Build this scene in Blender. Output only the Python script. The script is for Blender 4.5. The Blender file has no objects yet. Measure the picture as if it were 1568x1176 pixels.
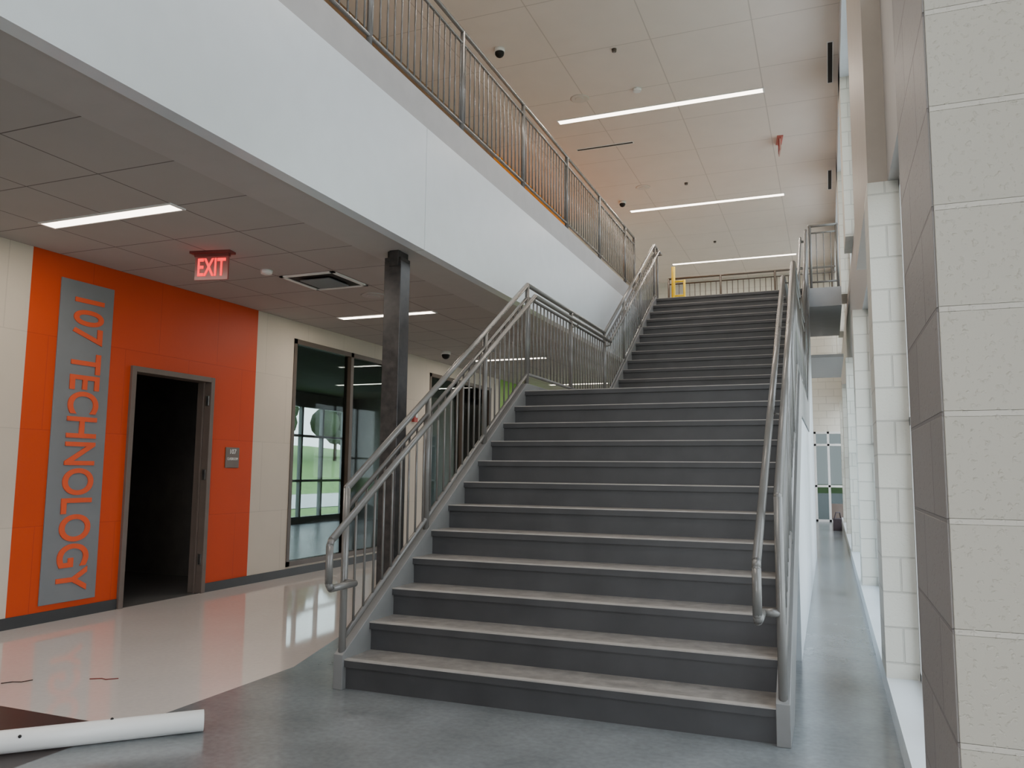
import bpy, bmesh, math, random
from mathutils import Vector, Matrix
random.seed(4)
S = bpy.context.scene
COL = S.collection

def lin(c):
    return tuple(((v/255)/12.92 if v/255 <= 0.04045 else ((v/255+0.055)/1.055)**2.4) for v in c) + (1,)

# ---------------------------------------------------------------- materials
def mat(name, rgb, rough=0.6, metal=0.0, var=0.06, nscale=6.0, bump=0.0, bscale=60.0, emis=None, estr=0, spec=0.5, rgb2=None, rvar=0.0):
    m = bpy.data.materials.new(name); m.use_nodes = True
    nt = m.node_tree; N = nt.nodes; L = nt.links
    b = N['Principled BSDF']
    b.inputs['Roughness'].default_value = rough
    b.inputs['Metallic'].default_value = metal
    b.inputs['Specular IOR Level'].default_value = spec
    geo = N.new('ShaderNodeNewGeometry')
    no = N.new('ShaderNodeTexNoise'); no.inputs['Scale'].default_value = nscale; no.inputs['Detail'].default_value = 6
    L.new(geo.outputs['Position'], no.inputs['Vector'])
    c = lin(rgb)
    cr = N.new('ShaderNodeValToRGB')
    if rgb2:
        lo, hi = c, lin(rgb2)
    else:
        lo = tuple(max(0, v*(1-var*2)) for v in c[:3])+(1,)
        hi = tuple(min(1, v*(1+var*2)) for v in c[:3])+(1,)
    cr.color_ramp.elements[0].position = 0.3; cr.color_ramp.elements[0].color = lo
    cr.color_ramp.elements[1].position = 0.7; cr.color_ramp.elements[1].color = hi
    L.new(no.outputs['Fac'], cr.inputs['Fac'])
    L.new(cr.outputs['Color'], b.inputs['Base Color'])
    if rvar:
        mp = N.new('ShaderNodeMapRange'); mp.inputs['To Min'].default_value = max(0.02, rough-rvar); mp.inputs['To Max'].default_value = rough+rvar
        L.new(no.outputs['Fac'], mp.inputs['Value']); L.new(mp.outputs[0], b.inputs['Roughness'])
    if bump:
        n2 = N.new('ShaderNodeTexNoise'); n2.inputs['Scale'].default_value = bscale; n2.inputs['Detail'].default_value = 4
        L.new(geo.outputs['Position'], n2.inputs['Vector'])
        bp = N.new('ShaderNodeBump'); bp.inputs['Strength'].default_value = bump; bp.inputs['Distance'].default_value = 0.01
        L.new(n2.outputs['Fac'], bp.inputs['Height']); L.new(bp.outputs['Normal'], b.inputs['Normal'])
    if emis:
        b.inputs['Emission Color'].default_value = lin(emis); b.inputs['Emission Strength'].default_value = estr
    return m

def floor_mat(name, rgb, rough, spec, big=0.05, small=0.07):
    """polished concrete / terrazzo: faint large clouds plus fine speckle"""
    m = bpy.data.materials.new(name); m.use_nodes = True
    nt = m.node_tree; N = nt.nodes; L = nt.links
    b = N['Principled BSDF']; b.inputs['Roughness'].default_value = rough; b.inputs['Specular IOR Level'].default_value = spec
    geo = N.new('ShaderNodeNewGeometry')
    n1 = N.new('ShaderNodeTexNoise'); n1.inputs['Scale'].default_value = 2.6; n1.inputs['Detail'].default_value = 7; L.new(geo.outputs['Position'], n1.inputs['Vector'])
    n2 = N.new('ShaderNodeTexNoise'); n2.inputs['Scale'].default_value = 30; n2.inputs['Detail'].default_value = 4; L.new(geo.outputs['Position'], n2.inputs['Vector'])
    m1 = N.new('ShaderNodeMapRange'); m1.inputs['From Min'].default_value = 0.3; m1.inputs['From Max'].default_value = 0.7; m1.inputs['To Min'].default_value = 1-big; m1.inputs['To Max'].default_value = 1+big
    m2 = N.new('ShaderNodeMapRange'); m2.inputs['From Min'].default_value = 0.3; m2.inputs['From Max'].default_value = 0.7; m2.inputs['To Min'].default_value = 1-small; m2.inputs['To Max'].default_value = 1+small
    L.new(n1.outputs['Fac'], m1.inputs['Value']); L.new(n2.outputs['Fac'], m2.inputs['Value'])
    mu = N.new('ShaderNodeMath'); mu.operation = 'MULTIPLY'; L.new(m1.outputs[0], mu.inputs[0]); L.new(m2.outputs[0], mu.inputs[1])
    sc = N.new('ShaderNodeVectorMath'); sc.operation = 'SCALE'; sc.inputs[0].default_value = lin(rgb)[:3]; L.new(mu.outputs[0], sc.inputs['Scale'])
    L.new(sc.outputs[0], b.inputs['Base Color'])
    return m

def grid_mat(name, rgb, joint, bw, bh, mode, offs=(0, 0), offset=0.5, mortar=0.008, rough=0.6, bump=0.5, pit=0.25, pscale=70, smooth=0.3, spec=0.4, dist=0.008, c2=0.96):
    """masonry / tile grid from world position. mode 'wall' -> (x+y, z); 'flat' -> (x, y)"""
    m = bpy.data.materials.new(name); m.use_nodes = True
    nt = m.node_tree; N = nt.nodes; L = nt.links
    b = N['Principled BSDF']; b.inputs['Roughness'].default_value = rough
    b.inputs['Specular IOR Level'].default_value = spec
    geo = N.new('ShaderNodeNewGeometry'); sp = N.new('ShaderNodeSeparateXYZ'); L.new(geo.outputs['Position'], sp.inputs[0])
    cb = N.new('ShaderNodeCombineXYZ')
    def addc(sock, c):
        a = N.new('ShaderNodeMath'); a.operation = 'ADD'; L.new(sock, a.inputs[0]); a.inputs[1].default_value = c; return a.outputs[0]
    if mode == 'wall':
        a = N.new('ShaderNodeMath'); a.operation = 'ADD'; L.new(sp.outputs[0], a.inputs[0]); L.new(sp.outputs[1], a.inputs[1])
        L.new(addc(a.outputs[0], offs[0]), cb.inputs[0]); L.new(addc(sp.outputs[2], offs[1]), cb.inputs[1])
    else:
        L.new(addc(sp.outputs[0], offs[0]), cb.inputs[0]); L.new(addc(sp.outputs[1], offs[1]), cb.inputs[1])
    br = N.new('ShaderNodeTexBrick'); L.new(cb.outputs[0], br.inputs['Vector'])
    br.offset = offset; br.squash = 1
    br.inputs['Scale'].default_value = 1; br.inputs['Brick Width'].default_value = bw; br.inputs['Row Height'].default_value = bh
    br.inputs['Mortar Size'].default_value = mortar; br.inputs['Mortar Smooth'].default_value = smooth
    c = lin(rgb)
    br.inputs['Color1'].default_value = c
    br.inputs['Color2'].default_value = tuple(v*c2 for v in c[:3])+(1,)
    br.inputs['Mortar'].default_value = lin(joint)
    no = N.new('ShaderNodeTexNoise'); no.inputs['Scale'].default_value = 2.5; L.new(geo.outputs['Position'], no.inputs['Vector'])
    mp = N.new('ShaderNodeMapRange'); mp.inputs['To Min'].default_value = 0.95; mp.inputs['To Max'].default_value = 1.04
    L.new(no.outputs['Fac'], mp.inputs['Value'])
    mx = N.new('ShaderNodeVectorMath'); mx.operation = 'SCALE'; L.new(br.outputs['Color'], mx.inputs[0]); L.new(mp.outputs[0], mx.inputs['Scale'])
    L.new(mx.outputs[0], b.inputs['Base Color'])
    inv = N.new('ShaderNodeMath'); inv.operation = 'SUBTRACT'; inv.inputs[0].default_value = 1; L.new(br.outputs['Fac'], inv.inputs[1])
    bp = N.new('ShaderNodeBump'); bp.inputs['Strength'].default_value = bump; bp.inputs['Distance'].default_value = dist
    L.new(inv.outputs[0], bp.inputs['Height'])
    last = bp
    if pit:
        n2 = N.new('ShaderNodeTexNoise'); n2.inputs['Scale'].default_value = pscale; n2.inputs['Detail'].default_value = 2
        L.new(geo.outputs['Position'], n2.inputs['Vector'])
        rp = N.new('ShaderNodeValToRGB'); rp.color_ramp.elements[0].position = 0.28; rp.color_ramp.elements[1].position = 0.42
        L.new(n2.outputs['Fac'], rp.inputs['Fac'])
        b2 = N.new('ShaderNodeBump'); b2.inputs['Strength'].default_value = pit; b2.inputs['Distance'].default_value = 0.003
        L.new(rp.outputs['Color'], b2.inputs['Height']); L.new(bp.outputs['Normal'], b2.inputs['Normal']); last = b2
    L.new(last.outputs['Normal'], b.inputs['Normal'])
    return m

def glass_mat(name, refl=0.12, tint=(200, 210, 210)):
    m = bpy.data.materials.new(name); m.use_nodes = True
    nt = m.node_tree; N = nt.nodes; L = nt.links
    N.remove(N['Principled BSDF']); out = N['Material Output']
    tr = N.new('ShaderNodeBsdfTransparent'); tr.inputs[0].default_value = lin(tint)
    gl = N.new('ShaderNodeBsdfGlossy'); gl.inputs['Roughness'].default_value = 0.02
    fr = N.new('ShaderNodeLayerWeight'); fr.inputs['Blend'].default_value = refl
    mx = N.new('ShaderNodeMixShader'); L.new(fr.outputs['Fresnel'], mx.inputs[0]); L.new(tr.outputs[0], mx.inputs[1]); L.new(gl.outputs[0], mx.inputs[2])
    L.new(mx.outputs[0], out.inputs['Surface'])
    return m

M_cmu = grid_mat('painted_block_offwhite', (200, 196, 183), (212, 208, 197), 0.41, 0.205, 'wall', (0.13, -0.015), mortar=0.006, rough=0.45, bump=1.0, pit=0.5, pscale=85, smooth=0.15, dist=0.018)
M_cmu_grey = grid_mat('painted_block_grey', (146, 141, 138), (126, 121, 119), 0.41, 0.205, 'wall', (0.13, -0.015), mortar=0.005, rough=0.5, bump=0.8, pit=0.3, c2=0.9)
M_cmu_pale = grid_mat('painted_block_pale', (212, 210, 200), (188, 186, 178), 0.41, 0.205, 'wall', (0, -0.015), mortar=0.006, bump=0.7)
M_cream = grid_mat('painted_block_cream', (200, 190, 175), (186, 177, 163), 0.82, 0.82, 'wall', (0.2, 0), mortar=0.005, rough=0.5, bump=0.3, pit=0.1)
M_orange = grid_mat('painted_block_orange', (198, 68, 24), (180, 58, 20), 0.82, 0.82, 'wall', (0.2, 0), mortar=0.004, rough=0.5, bump=0.3, pit=0.1, spec=0.3)
M_green = mat('paint_green', (112, 160, 50), 0.5)
M_tan = mat('paint_tan', (140, 108, 82), 0.6)
M_yell = mat('paint_yellow_orange', (236, 142, 0), 0.5)
M_gate = mat('paint_safety_yellow', (232, 196, 0), 0.5)
M_drywall = mat('drywall_white', (216, 223, 228), 0.3, var=0.01)
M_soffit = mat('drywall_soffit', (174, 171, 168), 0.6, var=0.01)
M_speaker = mat('speaker_grille', (214, 206, 196), 0.6, var=0.01)
M_upwall = mat('painted_wall_taupe', (162, 152, 141), 0.5, var=0.02)
M_greyband = mat('curb_paint_grey', (166, 166, 167), 0.6, var=0.02)
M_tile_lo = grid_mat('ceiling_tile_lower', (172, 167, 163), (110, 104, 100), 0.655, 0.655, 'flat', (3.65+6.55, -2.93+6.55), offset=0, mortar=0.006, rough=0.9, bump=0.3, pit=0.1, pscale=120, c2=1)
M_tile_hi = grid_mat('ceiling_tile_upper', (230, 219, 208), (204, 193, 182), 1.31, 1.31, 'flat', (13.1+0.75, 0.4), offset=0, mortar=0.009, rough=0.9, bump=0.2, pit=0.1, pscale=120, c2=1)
M_floorgrey = floor_mat('floor_polished_grey', (112, 116, 118), 0.2, 0.6, 0.17, 0.10)
M_floorcream = floor_mat('floor_polished_cream', (212, 205, 200), 0.045, 1.3, 0.02, 0.03)
M_floorbrown = floor_mat('floor_brown', (52, 44, 42), 0.35, 0.3)
M_tread = mat('stair_tread_rubber', (112, 108, 104), 0.42, var=0.06, nscale=14, bump=0.12, rgb2=(142, 137, 132))
M_nose = mat('stair_nosing_pale', (158, 153, 147), 0.4, var=0.06, nscale=10)  # paler strip along the front edge of each tread
M_riser = mat('stair_riser_dark', (57, 57, 58), 0.45, var=0.10, nscale=4)
M_string = mat('stringer_paint', (118, 118, 117), 0.4, var=0.03)
M_rail = mat('rail_paint_grey', (106, 104, 101), 0.26, var=0.03, spec=0.7)
M_raildark = mat('rail_paint_dark', (85, 74, 64), 0.4, var=0.03)
M_black = mat('steel_black', (26, 26, 29), 0.33, nscale=16, spec=0.6, rgb2=(62, 58, 57), rvar=0.1)
M_dark = mat('dark_frame', (84, 73, 64), 0.45, var=0.05)
M_doorfr = mat('door_frame_paint', (104, 93, 86), 0.45, var=0.03)
M_door = mat('door_leaf_dark', (70, 66, 66), 0.45)
M_base = mat('baseboard_rubber', (56, 58, 60), 0.5, var=0.03)
M_panel = mat('sign_panel_grey', (116, 120, 124), 0.5, var=0.03, nscale=3)
M_letter = mat('letter_orange', (216, 84, 40), 0.5, var=0.02)
M_white = mat('white_plastic', (232, 232, 230), 0.35, var=0.01)
M_metal = mat('brushed_metal', (150, 150, 150), 0.3, 0.9)
M_roomwall = mat('room_wall_dark', (92, 88, 85), 0.7)
M_roomwall2 = mat('room_wall_grey', (128, 126, 122), 0.7)
M_roomfloor = mat('room_floor', (100, 99, 98), 0.25)
M_winwhite = mat('window_frame_white', (215, 217, 216), 0.4, var=0.01)
M_winfr = mat('window_frame_grey', (120, 122, 122), 0.4, var=0.01)
M_lamp = mat('lamp_diffuser', (255, 250, 240), 0.5, emis=(255, 240, 222), estr=9)
M_red = mat('exit_red', (220, 10, 30), 0.5, emis=(255, 10, 35), estr=2.2)
M_exit = mat('exit_housing', (120, 56, 54), 0.4)
M_redflat = mat('red_plastic', (170, 50, 46), 0.4)
M_redpale = mat('red_plastic_faded', (196, 110, 100), 0.4)
M_string_b = mat('cord_black', (25, 22, 22), 0.6)
M_string_r = mat('cord_dark_red', (110, 35, 30), 0.6)
M_slot = mat('slot_black', (18, 18, 18), 0.7)
M_grass = mat('grass', (92, 124, 58), 0.9, nscale=3, rgb2=(126, 156, 86))
M_pave = mat('pavement', (196, 194, 190), 0.9)
M_bark = mat('bark', (80, 65, 50), 0.9)
M_leaf = mat('leaves', (44, 58, 36), 0.8, nscale=4, rgb2=(76, 92, 56))
M_cloth = mat('cloth_dark', (60, 50, 55), 0.8)
M_glass = glass_mat('window_glass', 0.1, (205, 214, 214))
M_glassclear = glass_mat('window_glass_clear', 0.05, (245, 248, 248))
M_glassgrey = glass_mat('window_glass_grey', 0.1, (132, 138, 138))

# ---------------------------------------------------------------- mesh builder
class MB:
    def __init__(s, name):
        s.name = name; s.bm = bmesh.new(); s.mats = []
    def mi(s, m):
        if m not in s.mats: s.mats.append(m)
        return s.mats.index(m)
    def box(s, x0, x1, y0, y1, z0, z1, m):
        i = s.mi(m)
        v = [s.bm.verts.new(p) for p in [(x0,y0,z0),(x1,y0,z0),(x1,y1,z0),(x0,y1,z0),(x0,y0,z1),(x1,y0,z1),(x1,y1,z1),(x0,y1,z1)]]
        for f in [(3,2,1,0),(4,5,6,7),(0,1,5,4),(1,2,6,5),(2,3,7,6),(3,0,4,7)]:
            fa = s.bm.faces.new([v[k] for k in f]); fa.material_index = i
        return s
    def poly(s, pts, m):
        i = s.mi(m); f = s.bm.faces.new([s.bm.verts.new(p) for p in pts]); f.material_index = i; return s
    def prism_yz(s, pts, x0, x1, m):
        i = s.mi(m)
        a = [s.bm.verts.new((x0, y, z)) for y, z in pts]; b = [s.bm.verts.new((x1, y, z)) for y, z in pts]
        n = len(pts)
        s.bm.faces.new(a).material_index = i
        s.bm.faces.new(b[::-1]).material_index = i
        for k in range(n):
            s.bm.faces.new([a[k], b[k], b[(k+1) % n], a[(k+1) % n]]).material_index = i
        return s
    def tube(s, p, q, r, m, seg=10, r2=None):
        i = s.mi(m); p = Vector(p); q = Vector(q); d = q-p; L = d.length
        if L < 1e-6: return s
        rot = Vector((0,0,1)).rotation_difference(d.normalized()).to_matrix().to_4x4()
        g = bmesh.ops.create_cone(s.bm, cap_ends=True, segments=seg, radius1=r, radius2=r if r2 is None else r2, depth=L, matrix=Matrix.Translation((p+q)/2) @ rot)
        fs = set(f for v in g['verts'] for f in v.link_faces)
        for f in fs:
            f.material_index = i
            if len(f.verts) == 4: f.smooth = True
        return s
    def ball(s, p, r, m, seg=10, sc=(1,1,1)):
        i = s.mi(m)
        g = bmesh.ops.create_uvsphere(s.bm, u_segments=seg, v_segments=max(6, seg//2+1), radius=r, matrix=Matrix.Translation(p) @ Matrix.Diagonal((*sc, 1)))
        for f in set(f for v in g['verts'] for f in v.link_faces): f.material_index = i; f.smooth = True
        return s
    def path(s, pts, r, m, seg=10):
        for a, b in zip(pts, pts[1:]): s.tube(a, b, r, m, seg)
        for a in pts: s.ball(a, r, m, seg)
        return s
    def done(s, parent=None, bevel=0):
        bmesh.ops.recalc_face_normals(s.bm, faces=s.bm.faces)
        me = bpy.data.meshes.new(s.name); s.bm.to_mesh(me); s.bm.free()
        for m in s.mats: me.materials.append(m)
        o = bpy.data.objects.new(s.name, me); COL.objects.link(o)
        if bevel:
            b = o.modifiers.new('bevel', 'BEVEL'); b.width = bevel; b.segments = 2; b.limit_method = 'ANGLE'
        if parent: o.parent = parent
        return o

def empty(name, loc=(0,0,0)):
    e = bpy.data.objects.new(name, None); COL.objects.link(e); e.empty_display_size = 0.1
    return e

def text(name, s, size, mtx, m, parent=None, extrude=0.004, off=0.0, width=None, spacing=1.0):
    c = bpy.data.curves.new(name, 'FONT'); c.body = s; c.size = size; c.extrude = extrude; c.offset = off
    c.align_x = 'CENTER'; c.align_y = 'CENTER'; c.space_character = spacing
    c.materials.append(m)
    o = bpy.data.objects.new(name, c); COL.objects.link(o)
    bpy.context.view_layer.update()
    sx = 1
    if width: sx = width / o.dimensions.x
    o.matrix_world = mtx @ Matrix.Diagonal((sx, 1, 1, 1))
    if parent: o.parent = parent
    return o

# ---------------------------------------------------------------- key dims
R = 0.1767; T = 0.279; SL = R/T
Y0 = 4.29; LZ = 12*R; LY = Y0+11*T; Y1 = LY+3.24; TY = Y1+12*T; FZ = 25*R
XL0, XL1 = -2.85, -2.785      # left stringer
XR0, XR1 = -0.28, -0.212      # right stringer
FX = -3.12; CL = 3.2; CH = 7.13; WX = -6.27; UW = -5.5; YE = 24.0; YB = -4.0; RX = 0.28

# ---------------------------------------------------------------- floor
f = MB('floor')
def fl(pts, m, z=0.0): f.poly([(x, y, z) for x, y in pts], m)
fl([(-3.4,YB),(1.5,YB),(1.5,YE),(-3.72,YE),(-3.72,5.7),(-3.4,4.6)], M_floorgrey)
fl([(-3.4,3.22),(-3.4,4.6),(-3.72,5.7),(-3.72,YE),(WX,YE),(WX,3.22)], M_floorcream)
fl([(-3.4,YB),(-3.4,3.22),(WX,3.22),(WX,YB)], M_floorbrown)
for (x0,x1,y0,y1) in [(-12,WX,2.5,18.5)]:
    fl([(x0,y0),(x1,y0),(x1,y1),(x0,y1)], M_roomfloor)
f.done()

# ---------------------------------------------------------------- left wall
WT = WX-0.15
def wseg(name, y0, y1, z0, z1, m): w.box(WT, WX, y0, y1, z0, z1, m)
w = MB('wall_left')
wseg('', YB, 4.64, 0, CL, M_cream)
wseg('', 4.64, 5.73, 0, CL, M_orange); wseg('', 5.73, 6.85, 2.31, CL, M_orange); wseg('', 6.85, 7.54, 0, CL, M_orange)
wseg('', 7.54, 8.24, 0, CL, M_cream)
wseg('', 8.24, 10.9, 0, 0.12, M_cream); wseg('', 8.24, 10.9, 2.975, CL, M_cream)
wseg('', 10.9, 11.95, 0, CL, M_cream)
wseg('', 11.95, 14.6, 0, 0.12, M_cream); wseg('', 11.95, 14.6, 2.975, CL, M_cream)
wseg('', 14.6, 15.0, 0, CL, M_cream); wseg('', 15.0, 17.6, 0, CL, M_green); wseg('', 17.6, YE, 0, CL, M_cream)
w.done()
b = MB('baseboard_left')
for y0, y1 in [(YB, 5.725), (6.855, 8.24), (8.24, 10.9), (10.9, 14.6), (14.6, YE)]:
    b.box(WX, WX+0.012, y0, y1, 0, 0.095, M_base)
b.done()

# rooms behind left wall
r = MB('wall_room_interior')
r.box(-12.15, -12, 2.5, 7.8, 0, CL, M_roomwall); r.box(-12.15, -12, 7.8, 14.6, 0, CL, M_roomwall2)
r.box(-12.15, -12, 14.6, 18.1, 0, 0.1, M_roomwall2); r.box(-12.15, -12, 14.6, 18.1, 2.9, CL, M_roomwall2)
r.box(-12.15, -12, 18.1, 18.5, 0, CL, M_roomwall2)
r.box(-12, WT, 2.35, 2.5, 0, CL, M_roomwall)
r.box(-12, WT, 7.8, 7.95, 0, CL, M_roomwall)
r.box(-12, WT, 18.5, 18.65, 0, CL, M_roomwall2)
r.done()
MB('ceiling_room').box(-12, WT, 2.5, 18.5, CL, CL+0.1, M_roomwall).done()
wn = MB('window_5')
for y in (14.6, 15.4, 16.2, 17.06, 18.03): wn.box(-12.1, -12.0, y, y+0.07, 0.1, 2.9, M_winfr)
for z in (0.1, 1.0, 2.1, 2.84): wn.box(-12.1, -12.0, 14.6, 18.1, z, z+0.06, M_winfr)
wn.box(-12.06, -12.05, 14.6, 18.1, 0.1, 2.9, M_glassclear)
wn.done()
# cabinets in the technology room
cb = MB('storage_cabinet')
for k in range(4):
    cb.box(-8.9, -8.4, 7.0-0.62*k+0.02, 7.6-0.62*k, 0.08, 2.1, M_door)
    cb.box(-8.4, -8.385, 7.05-0.62*k, 7.3-0.62*k, 0.12, 2.06, M_door); cb.box(-8.4, -8.385, 7.32-0.62*k, 7.57-0.62*k, 0.12, 2.06, M_door)
    cb.tube((-8.37, 7.28-0.62*k, 1.0), (-8.37, 7.28-0.62*k, 1.15), 0.006, M_metal)
cb.box(-8.86, -8.44, 5.16, 7.58, 0, 0.08, M_slot)
cb.done()

# corridor-side storefront windows
def store(name, y0, y1, z0, z1, muls):
    s = MB(name)
    fw = 0.06
    s.box(WX-0.10, WX+0.01, y0, y0+fw, z0, z1, M_dark); s.box(WX-0.10, WX+0.01, y1-fw, y1, z0, z1, M_dark)
    s.box(WX-0.10, WX+0.01, y0, y1, z0, z0+fw, M_dark); s.box(WX-0.10, WX+0.01, y0, y1, z1-fw, z1, M_dark)
    for m in muls: s.box(WX-0.10, WX+0.01, m-0.035, m+0.035, z0, z1, M_dark)
    s.box(WX-0.055, WX-0.045, y0+fw, y1-fw, z0+fw, z1-fw, M_glass)
    s.done()
store('window_1', 8.24, 10.9, 0.12, 2.975, [9.57])
store('window_2', 11.95, 14.6, 0.12, 2.975, [13.27])

# door
d = empty('door_1')
df = MB('frame')
df.box(WT-0.01, WX+0.03, 5.73, 5.785, 0, 2.31, M_doorfr); df.box(WT-0.01, WX+0.03, 6.795, 6.85, 0, 2.31, M_doorfr)
df.box(WT-0.01, WX+0.03, 5.785, 6.795, 2.255, 2.31, M_doorfr)
df.box(WX-0.07, WX-0.05, 6.77, 6.795, 0, 2.255, M_doorfr)
for z in (0.3, 1.2, 2.0): df.box(WX-0.03, WX+0.012, 6.78, 6.796, z, z+0.11, M_metal)
df.done(d, 0.004)
dl = MB('leaf')
dl.box(WT-0.98, WT-0.015, 5.735, 5.78, 0.01, 2.24, M_door)
dl.box(WT-0.90, WT-0.72, 5.78, 5.786, 1.0, 1.12, M_metal)
dl.tube((WT-0.85, 5.78, 1.05), (WT-0.85, 5.84, 1.05), 0.012, M_metal); dl.tube((WT-0.85, 5.84, 1.05), (WT-0.73, 5.84, 1.05), 0.01, M_metal)
dl.done(d)

# big sign
sg = empty('room_name_sign')
MB('panel').box(WX, WX+0.012, 4.92, 5.48, 0.148, 3.0, M_panel).done(sg, 0.003)
mt = Matrix(((0,0,1,WX+0.015),(0,1,0,5.2),(-1,0,0,1.575),(0,0,0,1)))
text('lettering', '107 TECHNOLOGY', 0.43, mt, M_letter, sg, 0.006, 0.007, 2.62)
# small plaque
pq = empty('room_id_plaque')
MB('plate').box(WX, WX+0.01, 7.09, 7.31, 1.33, 1.56, M_doorfr).done(pq, 0.004)
def mface_x(y, z): return Matrix(((0,0,1,WX+0.012),(1,0,0,y),(0,1,0,z),(0,0,0,1)))
text('number', '107', 0.075, mface_x(7.2, 1.51), M_white, pq, 0.002)
text('caption', 'CLASSROOM', 0.04, mface_x(7.2, 1.43), M_white, pq, 0.002, width=0.17)
fp = MB('fire_alarm_strobe')
fp.box(WX, WX+0.05, 11.35, 11.47, 2.1, 2.28, M_redflat); fp.box(WX+0.05, WX+0.065, 11.38, 11.44, 2.17, 2.25, M_white); fp.done(None, 0.006)

# ---------------------------------------------------------------- lower ceiling and balcony
c = MB('ceiling_lower')
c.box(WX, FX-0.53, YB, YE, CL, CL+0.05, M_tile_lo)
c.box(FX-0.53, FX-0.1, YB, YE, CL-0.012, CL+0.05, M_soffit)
c.done()
bf = MB('balcony_fascia')
bf.box(FX-0.1, FX, YB, 5.797, 3.177, 4.25, M_drywall)
bf.box(FX-0.1, FX, 5.803, TY-0.02, 3.177, 4.25, M_drywall)
bf.box(FX-0.1, FX-0.006, 5.796, 5.804, 3.177, 4.25, M_soffit)
bf.box(FX-0.1, FX-0.02, YB, TY-0.02, 4.25, 4.545, M_greyband)
bf.done()
sb = MB('floor_upper')
sb.box(UW-0.8, FX-0.1, YB, YE, 4.2, FZ, M_greyband)
sb.box(FX-0.1, RX, TY+0.02, 17.1, 4.1, FZ, M_greyband)
sb.done()
MB('ceiling_lower_beyond').box(FX-0.1, RX, TY+0.1, 17.1, 3.25, 3.3, M_soffit).done()

# upper ceiling + walls
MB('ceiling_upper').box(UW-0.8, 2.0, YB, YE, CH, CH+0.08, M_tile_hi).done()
uw = MB('wall_upper_left')
uw.box(UW-0.15, UW, YB, 12.8, FZ, CH, M_tan); uw.box(UW-0.15, UW, 12.8, 17.2, FZ, CH, M_yell); uw.box(UW-0.15, UW, 17.2, YE, FZ, CH, M_cream)
uw.done()
fw = MB('wall_far')
fw.box(WT, -0.38, YE, YE+0.15, 0, CH, M_cmu_pale); fw.box(-0.38, 0.4, YE, YE+0.15, 2.5, CH, M_cmu_pale); fw.box(0.4, 2, YE, YE+0.15, 0, CH, M_cmu_pale)
fw.done()
d2 = MB('door_2')
for x in (-0.38, -0.03, 0.34): d2.box(x, x+0.06, YE-0.02, YE+0.1, 0, 2.5, M_winwhite)
for z in (0, 0.95, 2.1, 2.44): d2.box(-0.38, 0.4, YE-0.02, YE+0.1, z, z+0.06, M_winwhite)
d2.box(-0.32, 0.34, YE+0.03, YE+0.035, 0.06, 2.44, M_glassgrey)
d2.box(-0.03, 0.34, YE-0.01, YE+0.02, 0.06, 0.5, M_doorfr)
d2.done()

# ---------------------------------------------------------------- right wall
RW = 0.62
rp = MB('wall_right_pier')
rp.box(0.21, 1.5, 1.73, 2.36, 0, CH, M_cmu)
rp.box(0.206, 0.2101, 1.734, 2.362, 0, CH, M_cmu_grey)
rp.done(None, 0.006)
rw = MB('wall_right')
rw.box(RX, RW, 2.36, YE, 0, 0.13, M_drywall)
for y in (5.36, 9.6, 13.6, 17.6, 21.6):
    rw.box(RX+0.02*(y > 6), RW, y, y+0.45, 0.13, 3.17, M_cmu_pale)
rw.box(RX+0.005, RW, 5.38, 7.7, 3.17, CH, M_upwall)
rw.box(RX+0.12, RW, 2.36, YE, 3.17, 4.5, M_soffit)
for y in (11.3, 15.0, 19.0, 22.6):
    rw.box(RX+0.02, RW, y, y+0.9, 4.5, CH, M_cmu_pale)
rw.box(RX+0.02, RW, 7.7, YE, 6.75, CH, M_drywall)
rw.box(RX+0.12, RW, 2.36, 5.36, 6.75, CH, M_drywall)
rw.done()
def rwin(name, y0, y1, z0, z1, nm, nz):
    s = MB(name); x0, x1 = RX+0.18, RX+0.24; t = 0.05
    n = nm+1
    for i in range(n+1):
        y = y0+(y1-y0-t)*i/n; s.box(x0, x1, y, y+t, z0, z1, M_winwhite)
    for i in range(nz+2):
        z = z0+(z1-z0-t)*i/(nz+1); s.box(x0, x1, y0, y1, z, z+t, M_winwhite)
    s.box(x0+0.025, x0+0.03, y0+t, y1-t, z0+t, z1-t, M_glassclear)
    s.done()
lo = [(2.36, 5.36), (5.81, 9.6), (10.05, 13.6), (14.05, 17.6), (18.05, 21.6)]
for i, (a, bb) in enumerate(lo): rwin('window_%d' % (6+i), a, bb, 0.13, 3.17, 2, 1)
hi = [(2.36, 5.36), (7.7, 11.3), (12.2, 15.0), (15.9, 19.0), (19.9, 22.6)]
for i, (a, bb) in enumerate(hi): rwin('window_%d' % (11+i), a, bb, 4.5, 6.75, 2, 0)
MB('wall_right_near').box(1.5, 1.65, YB, 2.36, 0, CH, M_cream).done()
en = MB('window_entrance')
for x in [WX+i*1.5 for i in range(6)]: en.box(x, x+0.07, YB-0.1, YB, 0, CH, M_winwhite)
for z0, z1 in ((0, 0.4), (2.4, 2.5), (3.2, 4.4), (7.05, 7.13)): en.box(WX, 1.5, YB-0.1, YB, z0, z1, M_winwhite)
en.done()
wb = MB('wall_back_bounce')  # unseen wall behind the camera, put in for bounce light
wb.box(WT, -3.3, YB-0.12, YB-0.1, 0, CH, M_cream)
wb.done()

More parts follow.
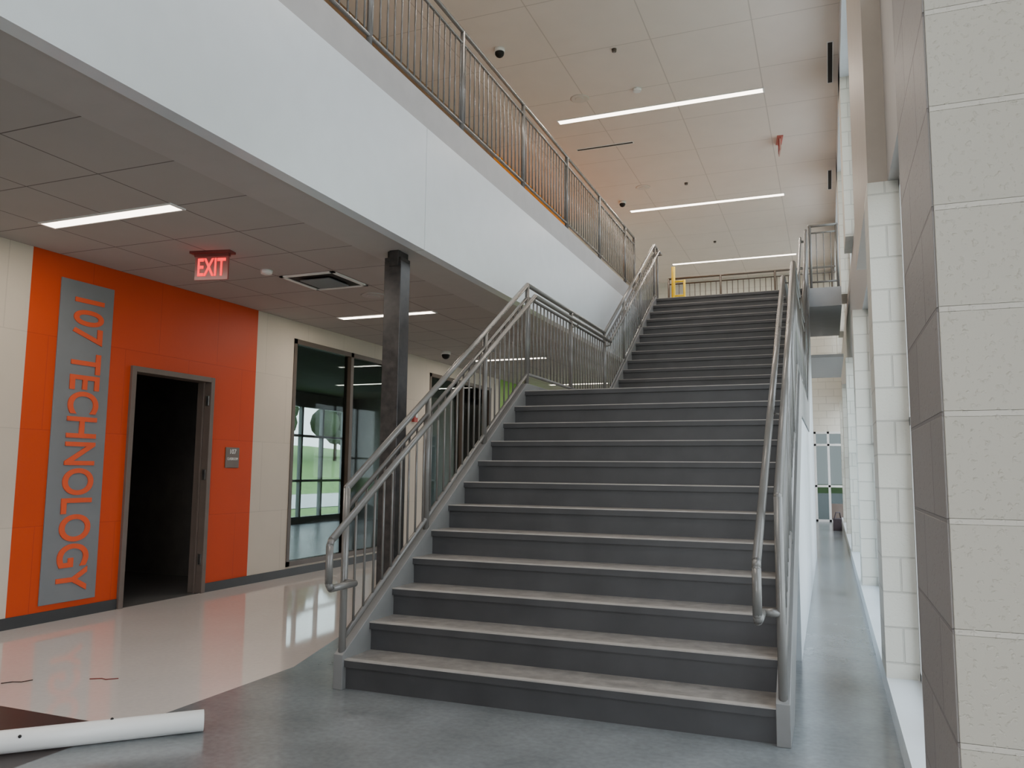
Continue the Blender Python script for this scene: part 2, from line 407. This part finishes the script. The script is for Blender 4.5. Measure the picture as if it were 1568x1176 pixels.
# ---------------------------------------------------------------- staircase
st = empty('staircase')
tr = MB('treads'); rs = MB('risers')
def flight(ys, zs, n, last):
    for i in range(n):
        y = ys+i*T; z = zs+(i+1)*R
        rs.box(XL1, XR0, y, y+0.02, z-R+0.0, z-0.04, M_riser)
        rs.box(XL1, XR0, y-0.022, y+0.02, z-0.045, z-0.006, M_riser)
        tr.box(XL1, XR0, y-0.024, y+0.018, z-0.006, z+0.0008, M_nose)
        if i < n-1:
            tr.box(XL1, XR0, y+0.018, y+T+0.02, z-0.006, z, M_tread)
flight(Y0, 0, 12, 0); flight(Y1, LZ, 13, 0)
tr.box(XL1, XR0, LY+0.018, Y1+0.01, LZ-0.006, LZ, M_tread)
tr.done(st); rs.done(st)
so = MB('soffit')
so.prism_yz([(Y0+0.3, 0), (Y0+0.02, 0), (Y0+0.02+11*T, 11*R-0.01), (LY+0.02, LZ-0.05), (Y1, LZ-0.05), (Y1+0.02, LZ), (TY+0.02, FZ-R), (TY+0.02, FZ-R-0.25), (Y1+0.1, LZ-0.26), (LY+0.25, LZ-0.26)], XL1, XR0, M_drywall)
so.done(st)
prof = [(4.25,0),(4.25,0.205),(4.25+(LZ+0.08-0.205)/SL, LZ+0.08),(Y1-0.02-(0.177+0.03-0.08)/SL, LZ+0.08),(TY+0.0, FZ+0.05),(TY+0.02, FZ+0.05),(TY+0.02,4.05),(Y1+0.0,1.85),(7.57,1.85),(4.645,0)]
MB('stringer_left').prism_yz(prof, XL0, XL1, M_string).done(st, 0.003)
MB('stringer_right').prism_yz(prof, XR0, XR1, M_string).done(st, 0.003)
MB('enclosure_panel').prism_yz([(6.2,0),(6.2,1.0),(7.6,1.84),(Y1,1.84),(TY,4.0),(TY,0)], XR0+0.01, XR1-0.01, M_drywall).done(st)

# ---------------------------------------------------------------- railings
kink1 = LY+0.10; kink2 = Y1-0.12
def line_pts(x, h, ystart, yend):
    z1 = R+SL*(kink1-Y0)
    return [(x, ystart, R+SL*(ystart-Y0)+h), (x, kink1, z1+h), (x, kink2, z1+h), (x, yend, z1+SL*(yend-kink2)+h)]
def zat(pts, y):
    for a, bb in zip(pts, pts[1:]):
        if a[1] <= y <= bb[1]+1e-6: return a[2]+(bb[2]-a[2])*(y-a[1])/(bb[1]-a[1])
    return pts[-1][2]
def stair_guard(x, hx, hm):
    g = MB('stair_guardrail')
    ys, ye = 4.285, TY-0.02
    top = line_pts(x, 1.04, ys, ye); sub = line_pts(x, 0.91, ys, ye); bot = line_pts(x, 0.12, ys, ye)
    g.path(top, 0.023, M_rail); g.path(sub, 0.016, M_rail, 8); g.path(bot, 0.018, M_rail, 8)
    posts = [ys, 5.35, 6.41, kink1, 8.95, kink2, 11.6, 12.75, ye]
    for y in posts:
        zb = 0.0 if y == ys else zat(bot, y)-0.15
        g.tube((x, y, zb), (x, y, zat(top, y)), 0.023, M_rail)
    y = ys+0.115
    while y < ye:
        if min(abs(y-p) for p in posts) > 0.03:
            g.tube((x, y, zat(bot, y)), (x, y, zat(sub, y)), 0.008, M_rail, 6)
        y += 0.112
    h = line_pts(hx, 0.915, 4.01, ye)
    z0 = h[0][2]
    g.path(h, 0.022, hm)
    g.path([(hx, 4.01, z0), (hx, 3.995, z0-0.03), (hx, 3.995, z0-0.25), (hx, 4.02, z0-0.28), (hx, 4.27, z0-0.28), (x, 4.285, z0-0.28)], 0.022, hm)
    for y in posts[1:]:
        g.path([(x, y, zat(h, y)-0.06), (hx, y, zat(h, y)-0.05), (hx, y, zat(h, y))], 0.008, M_rail, 6)
    e = h[-1]
    g.path([e, (hx, ye+0.25, e[2]), (x, ye+0.25, e[2])], 0.02, M_rail)
    g.path([top[-1], (x, ye+0.27, top[-1][2]), (x, ye+0.27, FZ)], 0.021, M_rail)
    return g.done()
stair_guard(-2.815, -2.73, M_rail)
stair_guard(-0.246, -0.335, M_rail)

def flat_guard(name, p, q, zf, posts_n, m, zbot=0.12, ztop=1.09, rad=0.022):
    g = MB(name); p = Vector((p[0], p[1], 0)); q = Vector((q[0], q[1], 0)); L = (q-p).length; dd = (q-p)/L
    def P(t, z): v = p+dd*t; return (v.x, v.y, zf+z)
    g.path([P(0, ztop), P(L, ztop)], rad, m); g.path([P(0, ztop-0.12), P(L, ztop-0.12)], 0.015, m, 8); g.path([P(0, zbot), P(L, zbot)], 0.017, m, 8)
    for t in posts_n: g.tube(P(t, 0), P(t, ztop), 0.024, m)
    t = 0.11
    while t < L-0.03:
        if min(abs(t-a) for a in posts_n) > 0.035: g.tube(P(t, zbot), P(t, ztop-0.12), 0.008, m, 6)
        t += 0.112
    return g.done()
ystart = 4.94-1.65*5
flat_guard('balcony_guardrail', (FX-0.055, ystart), (FX-0.055, TY-0.05), 4.546, [1.65*i for i in range(11)]+[TY-0.05-ystart], M_rail, 0.09, 1.02)
flat_guard('upper_landing_guardrail', (XR1+0.02, 14.06), (RX-0.03, 14.06), FZ, [0.01, RX-0.03-XR1-0.03], M_rail)
flat_guard('far_guardrail', (FX, 17.0), (RX-0.05, 17.0), FZ, [0, 1.1, 2.2, 3.3], M_raildark)
yg = MB('yellow_safety_gate')
yg.tube((-2.95, 16.6, FZ), (-2.95, 16.6, FZ+1.25), 0.04, M_gate); yg.tube((-2.72, 16.6, FZ), (-2.72, 16.6, FZ+0.95), 0.025, M_gate)
for z in (0.3, 0.62, 0.93): yg.tube((-2.95, 16.6, FZ+z), (-2.72, 16.6, FZ+z), 0.022, M_gate)
yg.done()

# ---------------------------------------------------------------- steel column
cx, cy, hw = -3.40, 5.84, 0.08
co = MB('steel_column')
co.box(cx-hw, cx+hw, cy-hw, cy+hw, 0.015, 3.10, M_black)
co.box(cx-0.11, cx+0.11, cy-0.11, cy+0.11, 0, 0.015, M_black)
co.box(cx-0.08, cx+0.08, cy-0.08, cy+0.08, 3.10, 3.13, M_black)
co.box(cx-0.03, cx+0.06, cy-hw-0.012, cy+hw, 3.05, 3.187, M_black)
for dx in (-.05, .05): co.tube((cx+dx, cy-0.06, 3.13), (cx+dx, cy-0.06, 3.188), 0.012, M_black)
co.done(None, 0.008)

# ---------------------------------------------------------------- lights
def strip(x0, x1, y, z, wd, watts):
    e = empty('ceiling_strip_light')
    s = MB('fixture'); s.box(x0, x1, y-wd/2, y+wd/2, z-0.008, z+0.02, M_lamp)
    s.box(x0-0.02, x0, y-wd/2-0.015, y+wd/2+0.015, z-0.01, z+0.02, M_white); s.box(x1, x1+0.02, y-wd/2-0.015, y+wd/2+0.015, z-0.01, z+0.02, M_white)
    s.box(x0, x1, y-wd/2-0.015, y-wd/2, z-0.01, z+0.02, M_white); s.box(x0, x1, y+wd/2, y+wd/2+0.015, z-0.01, z+0.02, M_white)
    s.done(e)
    l = bpy.data.lights.new('lamp', 'AREA'); l.shape = 'RECTANGLE'; l.size = x1-x0; l.size_y = wd; l.energy = watts; l.color = (1, 0.88, 0.76)
    lo_ = bpy.data.objects.new('lamp', l); COL.objects.link(lo_); lo_.location = ((x0+x1)/2, y, z-0.012); lo_.parent = e
for y in (0.2, 4.25, 8.27, 12.3, 16.3, 20.3): strip(-5.6, -4.31, y, CL, 0.12, 22)
for y in (11.0, 15.0): strip(-10.2, -8.9, y, CL, 0.12, 14)
for y, x0, x1 in ((2.4, -4.0, -0.75), (7.25, -4.0, -0.75), (12.1, -4.02, -0.76), (17.0, -3.95, -0.70), (21.9, -3.9, -0.64)): strip(x0, x1, y, CH, 0.13, 75)

# ---------------------------------------------------------------- exit signs
M_exitface = mat('exit_face', (126, 84, 80), 0.3, emis=(255, 60, 70), estr=0.06)
M_exitface2 = mat('exit_face_pale', (206, 160, 150), 0.3)
def exit_sign(x, y, zc, rot, mr, mf, mh):
    e = empty('exit_sign')
    o = MB('housing'); o.box(-0.19, 0.19, -0.05, 0.05, zc-0.02, zc, mh); o.box(-0.16, 0.16, -0.018, 0.018, zc-0.045, zc-0.02, mh)
    o.box(-0.155, 0.155, -0.010, 0.010, zc-0.25, zc-0.045, mf); h = o.done(e)
    for sgn in (1, -1):
        mtx = Matrix(((sgn,0,0,0),(0,0,-sgn,-0.013*sgn),(0,1,0,zc-0.148),(0,0,0,1)))
        text('letters', 'EXIT', 0.22, mtx, mr, e, 0.002, 0.003, 0.26)
    e.location = (x, y, 0); e.rotation_euler = (0, 0, rot)
exit_sign(-4.93, 5.3, CL, math.radians(12), M_red, M_exitface, M_exit)
exit_sign(-0.63, 14.1, CH, math.radians(97), M_redflat, M_exitface2, M_redpale)

# ---------------------------------------------------------------- ceiling devices
v = MB('air_diffuser')
vx, vy = -4.63, 6.53
v.box(vx-0.31, vx+0.31, vy-0.31, vy-0.27, CL-0.012, CL, M_white); v.box(vx-0.31, vx+0.31, vy+0.27, vy+0.31, CL-0.012, CL, M_white)
v.box(vx-0.31, vx-0.27, vy-0.31, vy+0.31, CL-0.012, CL, M_white); v.box(vx+0.27, vx+0.31, vy-0.31, vy+0.31, CL-0.012, CL, M_white)
v.box(vx-0.27, vx+0.27, vy-0.27, vy+0.27, CL-0.004, CL, M_slot)
v.box(vx-0.17, vx+0.17, vy-0.17, vy+0.17, CL-0.03, CL-0.02, M_panel)
v.done()
def disc(name, x, y, z, r, m, h=0.03, inner=None):
    s = MB(name); s.tube((x, y, z-h), (x, y, z), r*0.85, m, 20, r)
    if inner: s.tube((x, y, z-h-0.008), (x, y, z-h), r*0.45, inner, 14, r*0.5)
    return s.done()
disc('smoke_detector', -4.91, 5.99, CL, 0.06, M_white, 0.035, M_white)
disc('ceiling_speaker', -4.52, 7.27, CL, 0.14, M_soffit, 0.01, M_soffit)
disc('smoke_detector', -2.54, 11.4, CH, 0.07, M_white, 0.04, M_white)
disc('ceiling_speaker', -3.45, 11.4, CH, 0.15, M_speaker, 0.01, M_speaker)
disc('ceiling_speaker', -3.37, 15.6, CH, 0.15, M_speaker, 0.01, M_speaker)
disc('sprinkler_head', -2.58, 10.16, CH, 0.035, M_dark, 0.04, M_metal)
disc('sprinkler_head', -2.5, 15.65, CH, 0.035, M_dark, 0.04, M_metal)
disc('sprinkler_head', -2.5, 20.0, CH, 0.035, M_dark, 0.04, M_metal)
def domecam(x, y, z):
    s = MB('security_camera'); s.tube((x, y, z-0.05), (x, y, z), 0.075, M_white, 18); s.ball((x, y, z-0.06), 0.065, M_slot, 14); s.done()
domecam(-4.06, 9.6, CH); domecam(-3.97, 16.3, CH); domecam(-5.6, 11.2, CL)
def slot(x0, x1, y0, y1):
    s = MB('slot_diffuser'); s.box(x0, x1, y0, y1, CH-0.006, CH, M_slot)
    t = 0.012
    s.box(x0-t, x0, y0-t, y1+t, CH-0.01, CH, M_white); s.box(x1, x1+t, y0-t, y1+t, CH-0.01, CH, M_white)
    s.box(x0, x1, y0-t, y0, CH-0.01, CH, M_white); s.box(x0, x1, y1, y1+t, CH-0.01, CH, M_white); s.done()
slot(0.16, 0.22, 11.0, 12.2); slot(0.16, 0.22, 15.9, 17.0); slot(-4.07, -3.05, 13.28, 13.34)

# ---------------------------------------------------------------- loose things on the floor
pi = MB('white_pipe')
a = Vector((-3.00, 3.33, 0.053)); dr = Vector((-0.60, -0.61, 0)).normalized(); e = a+dr*2.2
n = 28
i_m = pi.mi(M_white)
side = Vector((dr.y, -dr.x, 0)); up = Vector((0,0,1))
def ring(c, rr): return [pi.bm.verts.new(c+side*math.cos(2*math.pi*k/n)*rr+up*math.sin(2*math.pi*k/n)*rr) for k in range(n)]
r0 = ring(a, 0.052); r1 = ring(e, 0.052); q0 = ring(a, 0.047); q1 = ring(e, 0.047)
for k in range(n):
    j = (k+1) % n
    for A, B_ in ((r0, r1), (q0, q1), (r0, q0), (r1, q1)):
        fc = pi.bm.faces.new([A[k], A[j], B_[j], B_[k]]); fc.material_index = i_m; fc.smooth = (A is r0 and B_ is r1) or (A is q0 and B_ is q1)
pi.ball(a+dr*0.42+up*0.052, 0.008, M_slot); pi.ball(a+dr*0.8+up*0.03+side*-0.045, 0.008, M_slot)
pi.done()
cd = MB('cord_scrap'); cd.path([(-4.76, 3.53, 0.004), (-4.73, 3.58, 0.004), (-4.68, 3.6, 0.004), (-4.66, 3.66, 0.004)], 0.003, M_string_b, 6).done()
cd = MB('red_cord_scrap'); cd.path([(-4.36, 3.82, 0.004), (-4.3, 3.86, 0.004), (-4.26, 3.85, 0.004), (-4.21, 3.90, 0.004)], 0.003, M_string_r, 6).done()
tp = MB('tool_bag')
tp.box(0.05, 0.24, 20.3, 20.7, 0, 0.28, M_cloth); tp.path([(0.08, 20.3, 0.28), (0.12, 20.4, 0.42), (0.2, 20.6, 0.42), (0.22, 20.68, 0.28)], 0.015, M_cloth, 8); tp.done(None, 0.03)

# ---------------------------------------------------------------- outside
og = MB('ground_outside')
og.poly([(-28,-40,-0.06),(60,-40,-0.06),(60,110,-0.06),(-28,110,-0.06)], M_grass)
og.poly([(-80,-40,5.0),(-28,-40,-0.06),(-28,110,-0.06),(-80,110,5.0)], M_grass)
og.poly([(0.7,-20,-0.04),(14,-20,-0.04),(14,60,-0.04),(0.7,60,-0.04)], M_pave)  # pale paving added by the right windows so grass doesn't bounce green light indoors
og.poly([(-10,-16,-0.04),(0.7,-16,-0.04),(0.7,-4.1,-0.04),(-10,-4.1,-0.04)], M_pave)
og.poly([(-10,24.3,-0.04),(0.7,24.3,-0.04),(0.7,60,-0.04),(-10,60,-0.04)], M_pave)
og.poly([(-26,-20,-0.04),(-17,-20,-0.04),(-17,80,-0.04),(-26,80,-0.04)], M_pave)
og.done()
def tree(x, y, h):
    z = -0.06 if x > -28 else -0.06+(-28-x)*5.06/52
    t = MB('tree'); t.tube((x, y, z), (x, y, z+h*0.5), 0.2, M_bark, 10, 0.12)
    for _ in range(18):
        p = (x+random.uniform(-1, 1)*h*0.25, y+random.uniform(-1, 1)*h*0.25, z+h*0.28+random.random()*h*0.6)
        t.ball(p, h*0.16*random.uniform(0.7, 1.1), M_leaf, 10)
    t.done()
for x, y, h in ((-50, 58, 10), (-52, 66, 11), (-51, 75, 10), (-54, 50, 10), (-53, 84, 11), (-56, 92, 10), (-55, 42, 9), (17, 12, 7), (18, 24, 8)): tree(x, y, h)

# ---------------------------------------------------------------- world
wd = bpy.data.worlds.new('overcast_sky'); S.world = wd; wd.use_nodes = True
nt = wd.node_tree; bg = nt.nodes['Background']
tc = nt.nodes.new('ShaderNodeTexCoord'); sp = nt.nodes.new('ShaderNodeSeparateXYZ'); cr = nt.nodes.new('ShaderNodeValToRGB')
nt.links.new(tc.outputs['Generated'], sp.inputs[0]); nt.links.new(sp.outputs[2], cr.inputs['Fac'])
cr.color_ramp.elements[0].color = (0.96, 0.97, 1.0, 1); cr.color_ramp.elements[1].color = (0.74, 0.85, 1.0, 1)
nt.links.new(cr.outputs['Color'], bg.inputs['Color']); bg.inputs['Strength'].default_value = 5.2

# ---------------------------------------------------------------- camera
cam = bpy.data.cameras.new('camera'); co_ = bpy.data.objects.new('camera', cam); COL.objects.link(co_)
cam.sensor_width = 36; cam.lens = 1215/1568*36
rt = Vector((.9293, .3694, .0098)).normalized(); bk = Vector((.3680, -.9234, -.1082)).normalized()
upv = bk.cross(rt).normalized(); rt = upv.cross(bk)
mw = Matrix((rt, upv, bk)).transposed().to_4x4(); mw.translation = (0, 0, 1.333)
co_.matrix_world = mw
cam.clip_start = 0.05; cam.clip_end = 300
S.camera = co_
